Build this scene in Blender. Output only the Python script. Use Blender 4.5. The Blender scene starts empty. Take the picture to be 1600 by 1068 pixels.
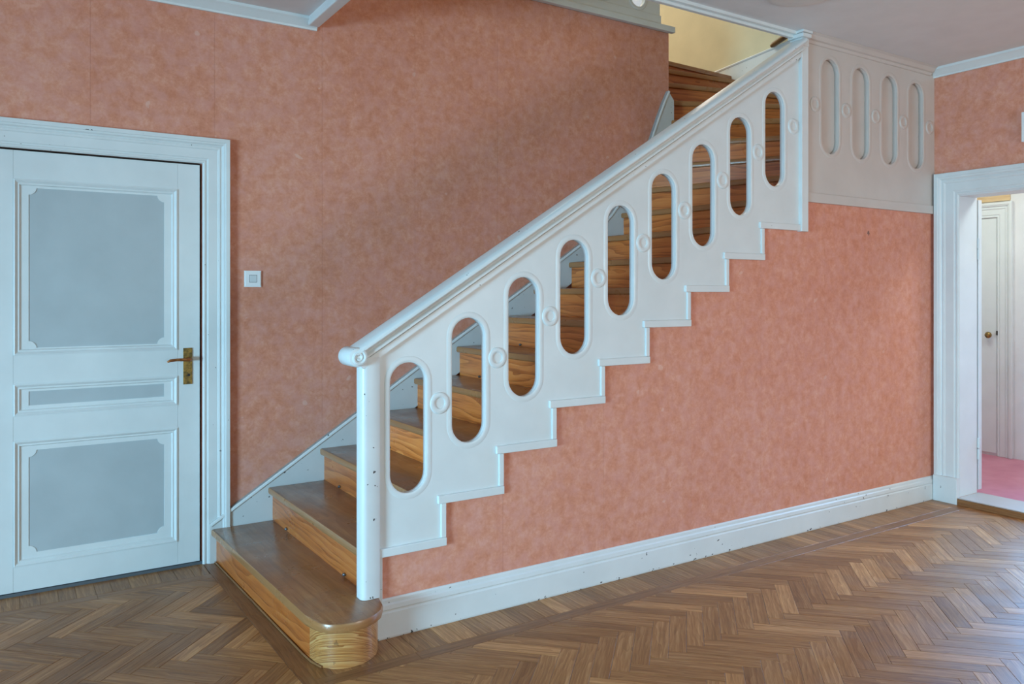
import bpy, bmesh, math, random
from mathutils import Vector, Matrix
random.seed(11)
S = bpy.context.scene
COL = S.collection

# ------------------------------------------------------------ camera, world, lights
YAW = 0.5695
cam_d = bpy.data.cameras.new('camera'); cam = bpy.data.objects.new('camera', cam_d); COL.objects.link(cam)
CAM = Vector((-0.0903, -2.8265, 1.3306))
cam.location = CAM; cam.rotation_euler = (math.pi/2, 0, -YAW)
cam_d.sensor_width = 36; cam_d.lens = 1229.32*36/1600
cam_d.shift_y = -(534-457.94)/1600
cam_d.clip_start = .02; cam_d.clip_end = 200
S.camera = cam
S.view_settings.view_transform = 'Standard'; S.view_settings.look = 'None'
S.view_settings.gamma = 1; S.view_settings.use_curve_mapping = False
S.view_settings.exposure = 0.0
try:
    S.cycles.use_denoising = True
    S.cycles.max_bounces = 14; S.cycles.diffuse_bounces = 8; S.cycles.glossy_bounces = 4
    S.cycles.sample_clamp_indirect = 6
except Exception: pass
w = bpy.data.worlds.new('sky'); S.world = w; w.use_nodes = True
w.node_tree.nodes['Background'].inputs[0].default_value = (.72, .86, 1, 1)
w.node_tree.nodes['Background'].inputs[1].default_value = .6

LIGHT = 1.0
def area(name, loc, aim, sx, sy, power, col):
    l = bpy.data.lights.new(name, 'AREA'); l.shape = 'RECTANGLE'; l.size = sx; l.size_y = sy
    l.energy = power*LIGHT; l.color = col
    o = bpy.data.objects.new(name, l); COL.objects.link(o); o.location = loc
    o.rotation_euler = (Vector(aim)-Vector(loc)).to_track_quat('-Z', 'Y').to_euler()
    return o
# blue skylight through the window in the far wall on the left, neutral frontal fill at added rear windows
area('sky_light', (-4.5, -2.5, .9), (0, -.6, .5), 1.6, .9, 101, (.36, .73, 1)).data.spread = math.radians(80)
area('window_fill_light', (-4.5, -2.5, 1.5), (0, -2.0, 3.2), 1.7, 1.6, 21, (.86, .98, 1))
area('window_fill_light', (1.4, -4.9, 1.35), (2.4, 0, 1.25), 1.6, 1.3, 15, (.55, 1, .9))  # added rear fill, lights the hall from the front
area('window_fill_light', (3.6, -4.9, 1.35), (3.6, 0, 1.3), 1.4, 1.3, 51, (1, .98, .98))  # stronger added rear fill for the right side
area('sky_light', (6.5, -.8, 1.45), (3.5, -1.35, .1), 1.1, 1.4, 36, (.18, .50, 1)).data.spread = math.radians(56)
area('room_fill', (5.8, -.95, 2.5), (5.85, -.9, 0), .5, .5, 22, (.84, .98, .96))  # added fill that brightens the room beyond, not a known fixture
area('room_fill', (5.7, .35, 2.5), (5.75, .35, 0), .5, .5, 10, (.90, 1, .97))  # second added fill, for the far wall and its door
area('window_fill_light', (5.1, 3.45, 4.6), (3, 3.2, 4.3), 1.0, 1.2, 60, (1, .83, .68))
area('landing_fill', (2.6, 2.6, 5.1), (5.2, 2.0, 3.4), .6, .6, 33, (.88, .97, .90))  # unseen fill added to brighten the cream stairwell wall

# ------------------------------------------------------------ materials
def lin(r, g, b):
    f = lambda c: c/12.92 if c <= .04045 else ((c+.055)/1.055)**2.4
    return (f(r/255), f(g/255), f(b/255), 1)
class NT:
    def __init__(s, name):
        s.m = bpy.data.materials.new(name); s.m.use_nodes = True
        s.t = s.m.node_tree; s.b = s.t.nodes['Principled BSDF']
    def n(s, typ, **kw):
        nd = s.t.nodes.new(typ)
        for k, v in kw.items():
            if k in nd.inputs: nd.inputs[k].default_value = v
            else: setattr(nd, k, v)
        return nd
    def l(s, a, b): s.t.links.new(a, b)
    def noise(s, vec, scale, detail=4, rough=.55, dist=0):
        nd = s.n('ShaderNodeTexNoise'); nd.inputs['Scale'].default_value = scale
        nd.inputs['Detail'].default_value = detail; nd.inputs['Roughness'].default_value = rough
        nd.inputs['Distortion'].default_value = dist
        if vec is not None: s.l(vec, nd.inputs['Vector'])
        return nd.outputs['Fac']
    def ramp(s, fac, stops):
        nd = s.n('ShaderNodeValToRGB'); e = nd.color_ramp.elements
        while len(e) < len(stops): e.new(.5)
        for x, (p, c) in zip(e, stops): x.position = p; x.color = c
        s.l(fac, nd.inputs[0]); return nd.outputs[0]
    def mix(s, fac, a, b, mode='MIX'):
        nd = s.n('ShaderNodeMix', data_type='RGBA', blend_type=mode)
        for i, v in ((0, fac), (6, a), (7, b)):
            if isinstance(v, (int, float, tuple)): nd.inputs[i].default_value = v
            else: s.l(v, nd.inputs[i])
        return nd.outputs[2]
    def math(s, op, a, b=0.):
        nd = s.n('ShaderNodeMath', operation=op)
        for i, v in ((0, a), (1, b)):
            if isinstance(v, (int, float)): nd.inputs[i].default_value = v
            else: s.l(v, nd.inputs[i])
        return nd.outputs[0]
    def mapping(s, vec, scale=(1, 1, 1), loc=(0, 0, 0)):
        nd = s.n('ShaderNodeMapping'); nd.inputs['Scale'].default_value = scale; nd.inputs['Location'].default_value = loc
        s.l(vec, nd.inputs['Vector']); return nd.outputs[0]
    def bump(s, h, strength, dist=.002):
        nd = s.n('ShaderNodeBump'); nd.inputs['Strength'].default_value = strength; nd.inputs['Distance'].default_value = dist
        s.l(h, nd.inputs['Height']); s.l(nd.outputs[0], s.b.inputs['Normal'])
    def obj(s): return s.n('ShaderNodeTexCoord').outputs['Object']
    def uv(s): return s.n('ShaderNodeTexCoord').outputs['UV']
    def set(s, **kw):
        for k, v in kw.items(): s.b.inputs[k].default_value = v
        return s.m

def paint(name, col, rough=.38, chips=0.0, var=.04, foot=False):
    N = NT(name); v = N.obj()
    f = N.noise(v, 5, 5)
    c2 = tuple(x*(1-var*2) for x in col[:3])+(1,)
    c = N.ramp(f, [(.3, c2), (.7, col)])
    if chips:
        sp = N.noise(v, 48, 2, .5); sp2 = N.noise(v, 3.0, 2)
        tot = N.math('ADD', sp, N.math('MULTIPLY', sp2, .22))
        if foot:
            sx = N.n('ShaderNodeSeparateXYZ'); N.l(v, sx.inputs[0])
            tot = N.math('ADD', tot, N.math('MULTIPLY', N.math('LESS_THAN', sx.outputs[2], .012), .085))
        k = N.math('GREATER_THAN', tot, chips)
        c = N.mix(k, c, lin(70, 72, 74))
    N.l(c, N.b.inputs['Base Color'])
    N.bump(N.noise(N.mapping(v, (1, 1, .25)), 90, 3), .12, .0012)
    return N.set(Roughness=rough)

WHITE = paint('white_gloss_paint', (.73, .775, .775, 1), .34)
WHITE_CHIP = paint('chipped_white_paint', (.73, .775, .775, 1), .34, chips=.868)
SILLGREY = paint('threshold_paint', lin(190, 184, 178), .3)
BASEWHITE = paint('baseboard_paint', (.73, .775, .775, 1), .34, chips=.852, foot=True)
STEPWHITE = paint('string_board_paint', (.66, .70, .70, 1), .36, chips=.855)
PANELSHADE = paint('blind_panel_shaded_white', (.61, .56, .515, 1), .40)  # white paint with warm bounce and shade put into its colour
GREYPANEL = paint('door_panel_grey_paint', (.46, .52, .54, 1), .42, var=.05)
CEIL = paint('ceiling_paint', (.74, .73, .73, 1), .8)
CREAM = paint('cream_wall_paint', lin(218, 210, 176), .8)
PLAIN = paint('plain_wall_paint', (.72, .72, .71, 1), .8)
GREYTRIM = paint('landing_grey_paint', (.72, .735, .71, 1), .45)
DARKGAP = paint('dark_joint', (.035, .03, .028, 1), .9)
THRESH_DARK = paint('dark_sill_paint', (.10, .115, .13, 1), .6)
PLASTIC = paint('switch_plastic', (.82, .85, .86, 1), .3, var=.01)
ROCKER = paint('rocker_plastic', (.62, .68, .70, 1), .35, var=.01)

def wallpaper(name, marks=()):
    N = NT(name); v = N.obj()
    big = N.noise(v, 2.6, 4, .6, .3)
    mid = N.noise(v, 19, 6, .72, .3)
    fine = N.noise(v, 85, 4, .7)
    f = N.math('ADD', N.math('ADD', N.math('MULTIPLY', mid, .58), N.math('MULTIPLY', fine, .22)), N.math('MULTIPLY', big, .20))
    c = N.ramp(f, [(.40, lin(202, 128, 98)), (.50, lin(213, 143, 115)), (.60, lin(222, 161, 138))])
    hue = N.noise(N.mapping(v, (1, 1, 1), (3, 7, 1)), 14, 5, .68, .2)
    c = N.mix(N.math('MULTIPLY', N.ramp(hue, [(.42, (0, 0, 0, 1)), (.62, (1, 1, 1, 1))]), .5), c, lin(215, 155, 143))
    # pale fibres pressed into the paper
    fl = N.noise(N.mapping(v, (1, 1, 1), (4, 2, 9)), 11, 2, .4, .4)
    c = N.mix(N.math('MULTIPLY', N.math('GREATER_THAN', fl, .745), .30), c, lin(228, 196, 184))
    if marks:
        geo = N.n('ShaderNodeNewGeometry').outputs['Position']
        wob = N.noise(v, 120, 2)
        for (p, r) in marks:
            d = N.n('ShaderNodeVectorMath', operation='DISTANCE'); N.l(geo, d.inputs[0]); d.inputs[1].default_value = p
            k = N.math('LESS_THAN', N.math('ADD', d.outputs['Value'], N.math('MULTIPLY', N.math('SUBTRACT', wob, .5), r*4)), r)
            c = N.mix(N.math('MULTIPLY', k, .8), c, lin(70, 55, 55))
    N.l(c, N.b.inputs['Base Color'])
    N.bump(fine, .15, .001)
    return N.set(Roughness=.72)
PAPER = wallpaper('salmon_wallpaper')
PAPER_MARK = wallpaper('salmon_wallpaper_marked', [((4.263, 0, 1.692), .011)])

def wood(name, dark, mid, light, rough=.35, gs=1.0, tonev=.55, coat=.3, stain=0.0, ring=.5, edge=None):
    """u runs along the grain, v across it, in metres; attribute 'tone' (0..1) shifts a piece as a whole"""
    N = NT(name); uv = N.uv()
    at = N.n('ShaderNodeAttribute', attribute_name='tone').outputs['Fac']
    warp = N.noise(N.mapping(uv, (1.6*gs, 9*gs, 1)), 1, 3)
    sep = N.n('ShaderNodeSeparateXYZ'); N.l(uv, sep.inputs[0])
    ringc = N.math('FRACT', N.math('ADD', N.math('MULTIPLY', sep.outputs[1], 55*gs), N.math('MULTIPLY', warp, 9)))
    fine = N.noise(N.mapping(uv, (14*gs, 420*gs, 1)), 1, 4, .6)
    med = N.noise(N.mapping(uv, (3*gs, 60*gs, 1)), 1, 4, .6, .3)
    f = N.math('ADD', N.math('ADD', N.math('MULTIPLY', fine, .35), N.math('MULTIPLY', med, .65-.2*ring)), N.math('MULTIPLY', ringc, .22*ring))
    c = N.ramp(f, [(.30, dark), (.50, mid), (.70, light)])
    t = N.ramp(at, [(0, (1-tonev*.55, 1-tonev*.62, 1-tonev*.68, 1)), (.45, (.86, .85, .84, 1)), (.82, (.98, .98, .98, 1)), (.95, (1.26, 1.30, 1.34, 1))])
    c = N.mix(1.0, c, t, 'MULTIPLY')
    if stain:
        st = N.noise(N.mapping(N.obj(), (1, 1, 1)), 5, 6, .62, .6)
        c = N.mix(N.math('MULTIPLY', N.ramp(st, [(.45, (0, 0, 0, 1)), (.68, (1, 1, 1, 1))]), stain), c, lin(118, 92, 76))
        sp = N.noise(N.obj(), 30, 3, .6)
        c = N.mix(N.math('MULTIPLY', N.math('GREATER_THAN', sp, .70), .45), c, lin(66, 44, 30))
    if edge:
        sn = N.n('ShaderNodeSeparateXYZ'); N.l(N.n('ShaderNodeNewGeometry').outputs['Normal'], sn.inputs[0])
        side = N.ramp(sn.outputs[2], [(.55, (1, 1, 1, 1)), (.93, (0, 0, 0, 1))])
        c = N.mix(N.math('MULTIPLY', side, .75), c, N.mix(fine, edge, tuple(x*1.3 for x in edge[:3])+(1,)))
    N.l(c, N.b.inputs['Base Color'])
    rn = N.noise(N.obj(), 6, 4)
    mr = N.n('ShaderNodeMapRange'); N.l(rn, mr.inputs[0]); mr.inputs[1].default_value = .3; mr.inputs[2].default_value = .7
    mr.inputs[3].default_value = rough*.8; mr.inputs[4].default_value = rough*1.3
    N.l(mr.outputs[0], N.b.inputs['Roughness'])
    N.bump(fine, .10, .0008)
    N.b.inputs['Coat Weight'].default_value = coat; N.b.inputs['Coat Roughness'].default_value = .25
    return N.m
OAK = wood('oak_parquet', lin(122, 80, 44), lin(163, 114, 67), lin(200, 152, 100), .40, tonev=.62, coat=.12)
for _m in (OAK,): _m.node_tree.nodes['Principled BSDF'].inputs['Specular IOR Level'].default_value = .34
OAKDARK = wood('dark_oak_strip', lin(112, 72, 40), lin(150, 104, 64), lin(170, 124, 80), .40, tonev=.4, coat=.10)
OAKDARK.node_tree.nodes['Principled BSDF'].inputs['Specular IOR Level'].default_value = .34
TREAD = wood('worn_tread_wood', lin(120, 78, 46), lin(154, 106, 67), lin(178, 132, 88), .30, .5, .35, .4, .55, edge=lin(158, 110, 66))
RISER = wood('orange_pine_riser', lin(140, 64, 20), lin(214, 121, 54), lin(230, 146, 76), .32, .45, .5, .35, .0, .9)
PINE_END = wood('ringed_pine', lin(110, 58, 24), lin(190, 128, 68), lin(222, 176, 116), .34, 2.2, .3, .35, .18, 1.0)
RAWWOOD = wood('raw_wood', lin(180, 145, 100), lin(214, 184, 140), lin(224, 200, 160), .6, 1, .2, 0)
RAILWOOD = wood('brown_rail_wood', lin(70, 46, 26), lin(112, 80, 46), lin(140, 104, 62), .35, 1, .2, .4)

def metal(name, c1, c2, rough):
    N = NT(name); f = N.noise(N.obj(), 60, 4)
    N.l(N.ramp(f, [(.35, c1), (.65, c2)]), N.b.inputs['Base Color'])
    return N.set(Metallic=.85, Roughness=rough)
BRASS = metal('aged_brass', lin(96, 84, 58), lin(176, 140, 78), .38)
COPPER = metal('worn_brass_lever', lin(150, 92, 54), lin(190, 128, 78), .35)
STEEL = metal('grey_steel', lin(90, 95, 100), lin(150, 155, 160), .35)
N = NT('red_linoleum'); f = N.noise(N.obj(), 7, 6)
N.l(N.ramp(f, [(.3, lin(190, 106, 126)), (.7, lin(206, 128, 148))]), N.b.inputs['Base Color']); LINO = N.set(Roughness=.32)
N = NT('window_glass'); tr = N.n('ShaderNodeBsdfTransparent'); gl = N.n('ShaderNodeBsdfGlossy'); gl.inputs['Roughness'].default_value = .03
mx = N.n('ShaderNodeMixShader'); mx.inputs[0].default_value = .06; N.l(tr.outputs[0], mx.inputs[1]); N.l(gl.outputs[0], mx.inputs[2])
N.l(mx.outputs[0], N.t.nodes['Material Output'].inputs[0]); GLASS = N.m

# ------------------------------------------------------------ mesh helpers
def link(name, me, mat, parent=None, kind=None):
    o = bpy.data.objects.new(name, me); COL.objects.link(o)
    if mat is not None and len(me.materials) == 0: me.materials.append(mat)
    if parent is not None: o.parent = parent
    if kind: o['kind'] = kind
    return o
def finish(name, bm, mat, parent=None, kind=None, uv=None, tone=None, smooth=False, rec=True):
    if rec: bmesh.ops.recalc_face_normals(bm, faces=bm.faces[:])
    if uv:
        ul = bm.loops.layers.uv.new('UVMap'); off = (random.uniform(0, 30), random.uniform(0, 30))
        for f in bm.faces:
            for lp in f.loops:
                a, b = uv(lp.vert.co, f.normal); lp[ul].uv = (a+off[0], b+off[1])
    if smooth:
        for f in bm.faces: f.smooth = True
    me = bpy.data.meshes.new(name); bm.to_mesh(me); bm.free()
    if tone is not None:
        at = me.attributes.new('tone', 'FLOAT', 'POINT'); at.data.foreach_set('value', [tone]*len(me.vertices))
    if smooth:
        try: me.set_sharp_from_angle(angle=math.radians(40))
        except Exception: pass
    return link(name, me, mat, parent, kind)
def thing(name, label, cat, loc=(0, 0, 0), group=None, kind=None):
    o = bpy.data.objects.new(name, None); COL.objects.link(o); o.location = loc; o.empty_display_size = .1
    if label: o['label'] = label
    if cat: o['category'] = cat
    if group: o['group'] = group
    if kind: o['kind'] = kind
    return o
def tag(o, label, cat=None, group=None):
    o['label'] = label
    if cat: o['category'] = cat
    if group: o['group'] = group
    return o
def box_bm(x0, x1, y0, y1, z0, z1, bev=0, bm=None):
    bm = bm or bmesh.new()
    r = bmesh.ops.create_cube(bm, size=1)
    for v in r['verts']:
        v.co = Vector(((x0+x1)/2+v.co.x*(x1-x0), (y0+y1)/2+v.co.y*(y1-y0), (z0+z1)/2+v.co.z*(z1-z0)))
    if bev:
        es = list({e for v in r['verts'] for e in v.link_edges})
        bmesh.ops.bevel(bm, geom=es, offset=bev, segments=2, affect='EDGES', profile=.5)
    return bm
def box(name, x0, x1, y0, y1, z0, z1, mat, parent=None, bev=.0, kind=None, uv=None, tone=None):
    return finish(name, box_bm(x0, x1, y0, y1, z0, z1, bev), mat, parent, kind, uv, tone)
def prism_bm(poly, z0, z1, M=None, bev=0, bm=None):
    """polygon in (a,b) extruded along the third axis; M maps local to world"""
    bm = bm or bmesh.new(); old = set(bm.verts)
    lo = [bm.verts.new((p[0], p[1], z0)) for p in poly]; hi = [bm.verts.new((p[0], p[1], z1)) for p in poly]
    f1 = bm.faces.new(lo[::-1]); f2 = bm.faces.new(hi)
    n = len(poly)
    for i in range(n): bm.faces.new((lo[i], lo[(i+1) % n], hi[(i+1) % n], hi[i]))
    if bev:
        bmesh.ops.bevel(bm, geom=list(f2.edges)+list(f1.edges), offset=bev, segments=2, affect='EDGES', profile=.5)
    if M is not None: bmesh.ops.transform(bm, matrix=M, verts=[v for v in bm.verts if v not in old])
    return bm
XZ = Matrix(((1, 0, 0, 0), (0, 0, -1, 0), (0, 1, 0, 0), (0, 0, 0, 1)))      # (a,b,h) -> (a,-h,b): faces -y
YZ = Matrix(((0, 0, -1, 0), (1, 0, 0, 0), (0, 1, 0, 0), (0, 0, 0, 1)))      # (a,b,h) -> (-h,a,b): faces -x
def T(x, y, z): return Matrix.Translation((x, y, z))
def sweep_bm(path, prof, closed, M=None, bm=None, cap=True):
    """profile points (offset to the right of travel, height) mitred along a path in the (a,b) plane"""
    bm = bm or bmesh.new(); n = len(path); rings = []; old = set(bm.verts)
    for i in range(n):
        p = Vector(path[i])
        d0 = d1 = None
        if closed or i > 0: d0 = (p-Vector(path[i-1])).normalized()
        if closed or i < n-1: d1 = (Vector(path[(i+1) % n])-p).normalized()
        d0 = d0 or d1; d1 = d1 or d0
        n0 = Vector((d0.y, -d0.x)); n1 = Vector((d1.y, -d1.x))
        m = (n0+n1).normalized(); m = m/max(.25, m.dot(n0))
        rings.append([bm.verts.new((p.x+m.x*o, p.y+m.y*o, h)) for o, h in prof])
    k = len(prof)
    for i in range(n if closed else n-1):
        a, b = rings[i], rings[(i+1) % n]
        for j in range(k): bm.faces.new((a[j], a[(j+1) % k], b[(j+1) % k], b[j]))
    if not closed and cap:
        bm.faces.new(rings[0]); bm.faces.new(rings[-1][::-1])
    if M is not None: bmesh.ops.transform(bm, matrix=M, verts=[v for v in bm.verts if v not in old])
    return bm
def shape2d(name, outer, holes, h0, h1, M, mat, parent=None, kind=None):
    """flat board with holes: filled 2D curve turned into a mesh"""
    cu = bpy.data.curves.new(name, 'CURVE'); cu.dimensions = '2D'; cu.fill_mode = 'BOTH'; cu.extrude = (h1-h0)/2
    for pts in [outer]+list(holes):
        sp = cu.splines.new('POLY'); sp.points.add(len(pts)-1); sp.use_cyclic_u = True
        for q, p in zip(sp.points, pts): q.co = (p[0], p[1], 0, 1)
    tmp = bpy.data.objects.new('tmp', cu); COL.objects.link(tmp)
    dg = bpy.context.evaluated_depsgraph_get(); dg.update()
    me = bpy.data.meshes.new_from_object(tmp.evaluated_get(dg))
    bpy.data.objects.remove(tmp); bpy.data.curves.remove(cu)
    me.transform(M @ T(0, 0, (h0+h1)/2)); me.materials.clear()
    me.name = name
    bm = bmesh.new(); bm.from_mesh(me); bmesh.ops.remove_doubles(bm, verts=bm.verts, dist=1e-5)
    bmesh.ops.recalc_face_normals(bm, faces=bm.faces[:]); bm.to_mesh(me); bm.free()
    return link(name, me, mat, parent, kind)
def stadium(cx, cz, hw, hh, n=14, ccw=True):
    pts = []
    for i in range(n+1):
        a = math.pi*i/n; pts.append((cx+hw*math.cos(a), cz+hh-hw+hw*math.sin(a)))
    for i in range(n+1):
        a = math.pi+math.pi*i/n; pts.append((cx+hw*math.cos(a), cz-hh+hw+hw*math.sin(a)))
    return pts if ccw else pts[::-1]
def circle(cx, cz, r, n=20): return [(cx+r*math.cos(2*math.pi*i/n), cz+r*math.sin(2*math.pi*i/n)) for i in range(n)]
def tube_bm(pts, r, n=10, bm=None):
    bm = bm or bmesh.new(); rings = []
    for i, p in enumerate(pts):
        p = Vector(p); d = (Vector(pts[min(i+1, len(pts)-1)])-Vector(pts[max(i-1, 0)])).normalized()
        u = d.orthogonal().normalized() if i == 0 else (u-d*u.dot(d)).normalized()
        v = d.cross(u); rr = r[i] if isinstance(r, (list, tuple)) else r
        rings.append([bm.verts.new(p+(u*math.cos(2*math.pi*j/n)+v*math.sin(2*math.pi*j/n))*rr) for j in range(n)])
    for a, b in zip(rings, rings[1:]):
        for j in range(n): bm.faces.new((a[j], a[(j+1) % n], b[(j+1) % n], b[j]))
    bm.faces.new(rings[0][::-1]); bm.faces.new(rings[-1])
    return bm
def clip(poly, nx, ny, c):
    """keep nx*x+ny*y <= c"""
    out = []
    for i in range(len(poly)):
        p, q = poly[i], poly[(i+1) % len(poly)]
        a, b = nx*p[0]+ny*p[1]-c, nx*q[0]+ny*q[1]-c
        if a <= 0: out.append(p)
        if (a < 0 < b) or (b < 0 < a):
            t = a/(a-b); out.append((p[0]+t*(q[0]-p[0]), p[1]+t*(q[1]-p[1])))
    return out
def parea(p): return abs(sum(p[i][0]*p[(i+1) % len(p)][1]-p[(i+1) % len(p)][0]*p[i][1] for i in range(len(p))))/2
def proj(x, y, z):
    s, c = math.sin(YAW), math.cos(YAW); dx, dy, dz = x-CAM.x, y-CAM.y, z-CAM.z
    d = dx*s+dy*c
    return (800+1229.32*(dx*c-dy*s)/d, 457.94-1229.32*dz/d, d) if d > .05 else (0, 0, -1)

# ------------------------------------------------------------ dimensions
W = 1.26; XR = 4.97; R = .17; G = .2737; ZC = 2.78; ZL = 3.215; XW = -4.6; YB = -5.0; XO = 5.22
XS = 1.1217; ZS = .147
SLOPE = .6206
zlow = lambda x: 1.085+SLOPE*(x-1.101)

# ------------------------------------------------------------ shell of the hall
floor = box('floor', XW-.2, XR+.2, YB-.2, W+.2, -.12, -.0035, DARKGAP, kind='structure')
HX, HY0, HY1 = 5.17, -1.10, -.168
wb = prism_bm([(XW, -.1), (-.19, -.1), (-.19, 1.975), (.715, 1.975), (.715, -.1), (3.84, -.1), (3.84, 3.165), (XW, 3.165)], -.2, 0, T(0, W, 0) @ XZ)
wall_back = finish('wall_back', wb, PAPER, kind='structure')
seams = [XW, -4.13, -3.585, -3.04, -2.495, -1.95, -1.405, -.86, -.318, .227, .772, 1.321, 1.866, 2.420, 2.969, 3.486, 3.84]
for a, b in zip(seams, seams[1:]):
    z0 = 1.97 if b < .78 and a > -.4 else .0
    z1 = 3.165 if a > 1.2 else 2.79
    finish('wallpaper_strip', prism_bm([(a+.0004, z0), (b-.0004, z0), (b-.0004, z1), (a+.0004, z1)], 0, .0012, T(0, W, 0) @ XZ), PAPER, wall_back)
# wall under the stair, its top cut to the steps
def under(a, b, z0, lift=.012):
    pts = []
    for k in range(1, 10):
        x0 = XS+(k-1)*G if k > 1 else 1.0
        x1 = XS+k*G if k < 9 else 3.66
        lo, hi = max(a, x0), min(b, x1)
        if hi-lo > 1e-4: pts += [(lo, ZS+k*R+lift), (hi, ZS+k*R+lift)]
    if b > 3.66: pts += [(max(a, 3.66), 1.86), (b, 1.86)]
    return [(a, z0), (b, z0)]+pts[::-1]
wall_stair = finish('wall_stair', prism_bm(under(1.10, XR, -.1), -.035, -.0012, XZ), PAPER_MARK, kind='structure')
seams = [1.112, 1.674, 2.22, 2.782, 3.301, 3.846, 4.367, XR]
for a, b in zip(seams, seams[1:]):
    finish('wallpaper_strip', prism_bm(under(a+.0004, b-.0004, .02, .010), -.0012, 0, XZ), PAPER_MARK, wall_stair)
wr = prism_bm([(YB, -.1), (HY0, -.1), (HY0, 1.95), (HY1, 1.95), (HY1, -.1), (.0, -.1), (.0, ZC), (YB, ZC)], -.2, -.0012, T(XR, 0, 0) @ YZ)
wall_right = finish('wall_right', wr, PAPER, kind='structure')
for a, b in ((-.53, 0.0), (-1.06, -.53), (-1.59, -1.06), (-2.12, -1.59), (YB, -2.12)):
    if a > HY0-.1:
        po = [(a+.0004, 1.95), (b-.0004, 1.95), (b-.0004, ZC), (a+.0004, ZC)]
        if b == 0.0: po = [(a+.0004, 1.95), (HY1, 1.95), (HY1, 0), (b, 0), (b, ZC), (a+.0004, ZC)]
    elif a < -1.5: po = [(a+.0004, 0), (b-.0004, 0), (b-.0004, ZC), (a+.0004, ZC)]
    else: po = [(a+.0004, 0), (HY0, 0), (HY0, 1.95), (b-.0004, 1.95), (b-.0004, ZC), (a+.0004, ZC)]
    finish('wallpaper_strip', prism_bm(po, -.0012, 0, T(XR, 0, 0) @ YZ), PAPER, wall_right)
# side wall with the windows that light the hall, rear wall with added ones
def winwall(name, M, a0, a1, z1, wins, mat):
    return shape2d(name, [(a0, -.1), (a1, -.1), (a1, z1), (a0, z1)], [[(p, q), (r, q), (r, s), (p, s)] for p, r, q, s in wins], -.2, 0, M, mat, kind='structure')
def windowset(name, M, a0, a1, z0, z1):
    sh = finish(name, sweep_bm([(a0, z0), (a1, z0), (a1, z1), (a0, z1)], [(0, -.14), (-.05, -.14), (-.05, -.08), (0, -.08)], True, M), WHITE, kind='structure')
    finish('mullion', prism_bm([((a0+a1)/2-.02, z0), ((a0+a1)/2+.02, z0), ((a0+a1)/2+.02, z1), ((a0+a1)/2-.02, z1)], -.13, -.09, M), WHITE, sh)
    finish('pane', prism_bm([(a0, z0), (a1, z0), (a1, z1), (a0, z1)], -.112, -.108, M), GLASS, sh)
ML = T(XW, 0, 0) @ Matrix(((0, 0, 1, 0), (1, 0, 0, 0), (0, 1, 0, 0), (0, 0, 0, 1)))
winwall('wall_left', ML, YB, W, ZC, [(-1.1, .6, .5, 2.45), (-3.4, -1.6, .5, 2.45), (-4.8, -3.7, .5, 2.45)], PLAIN)
MR = T(0, YB, 0) @ Matrix(((1, 0, 0, 0), (0, 0, 1, 0), (0, 1, 0, 0), (0, 0, 0, 1)))
winwall('wall_rear', MR, XW, XR, ZC, [(.55, 2.25, .7, 2.1), (2.9, 4.3, .7, 2.1)], PLAIN)
windowset('window_1', ML, -1.1, .6, .5, 2.45); windowset('window_2', ML, -3.4, -1.6, .5, 2.45); windowset('window_6', ML, -4.8, -3.7, .5, 2.45)
windowset('fill_window_3', MR, .55, 2.25, .7, 2.1); windowset('fill_window_7', MR, 2.9, 4.3, .7, 2.1)  # rear windows added to hold the frontal fill
cb = box_bm(XW-.2, HX, YB-.2, .02, ZC, ZL)
box_bm(XW-.2, 1.29, .02, W, ZC, ZL, 0, cb)
ceiling = finish('ceiling', cb, CEIL, kind='structure')
# ------------------------------------------------------------ parquet
LB, WB = .3275, .0655
def block(poly, ang, name, parent, mat, tone, z=0.0, th=.010):
    cx = sum(p[0] for p in poly)/len(poly); cy = sum(p[1] for p in poly)/len(poly)
    pts = []
    for p in poly:
        d = Vector((p[0]-cx, p[1]-cy)); L = d.length; pts.append((d.x, d.y))
    s = 1-.0007/max(.02, min(Vector(p).length for p in pts))
    c2, s2 = math.cos(ang), math.sin(ang)
    return pts, cx, cy, ang, tone
blocks = []     # (kind, poly, ang, tone)
q = LB/math.sqrt(2)
def addblock(kind, poly, ang, tone):
    if len(poly) >= 3 and parea(poly) > 2e-5: blocks.append((kind, poly, ang, tone))
XL = lambda y: .715+(1.26-y)*.028
def fit_floor(poly):
    cx = sum(p[0] for p in poly)/len(poly); cy = sum(p[1] for p in poly)/len(poly)
    nx, ny, c = 1, .028, .715+1.26*.028            # x <= XL(y)
    inL = all(nx*p[0]+ny*p[1] <= c for p in poly); inS = all(p[1] <= -.24 for p in poly)
    pieces = [poly]
    if not (inL or inS): pieces = [clip(poly, 0, 1, -.24), clip(clip(poly, 0, -1, .24), nx, ny, c)]
    out = []
    for p in pieces:
        for (a, b, e) in ((0, 1, 1.03), (1, 0, XR-.001), (-1, 0, -XW), (0, -1, 5.0)):
            if len(p) >= 3: p = clip(p, a, b, e)
        if len(p) >= 3: out.append(p)
    return out
r2 = math.sqrt(.5)
def uvw(u, v, ox, oy): return (ox+(u+v)*r2, oy+(-u+v)*r2)   # u at -45 deg, v at +45 deg; zigzag axis (1,1) lies along world x
OX, OY = .082, -.256
NC = range(-26, 16)
px = 2*WB*r2
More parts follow.
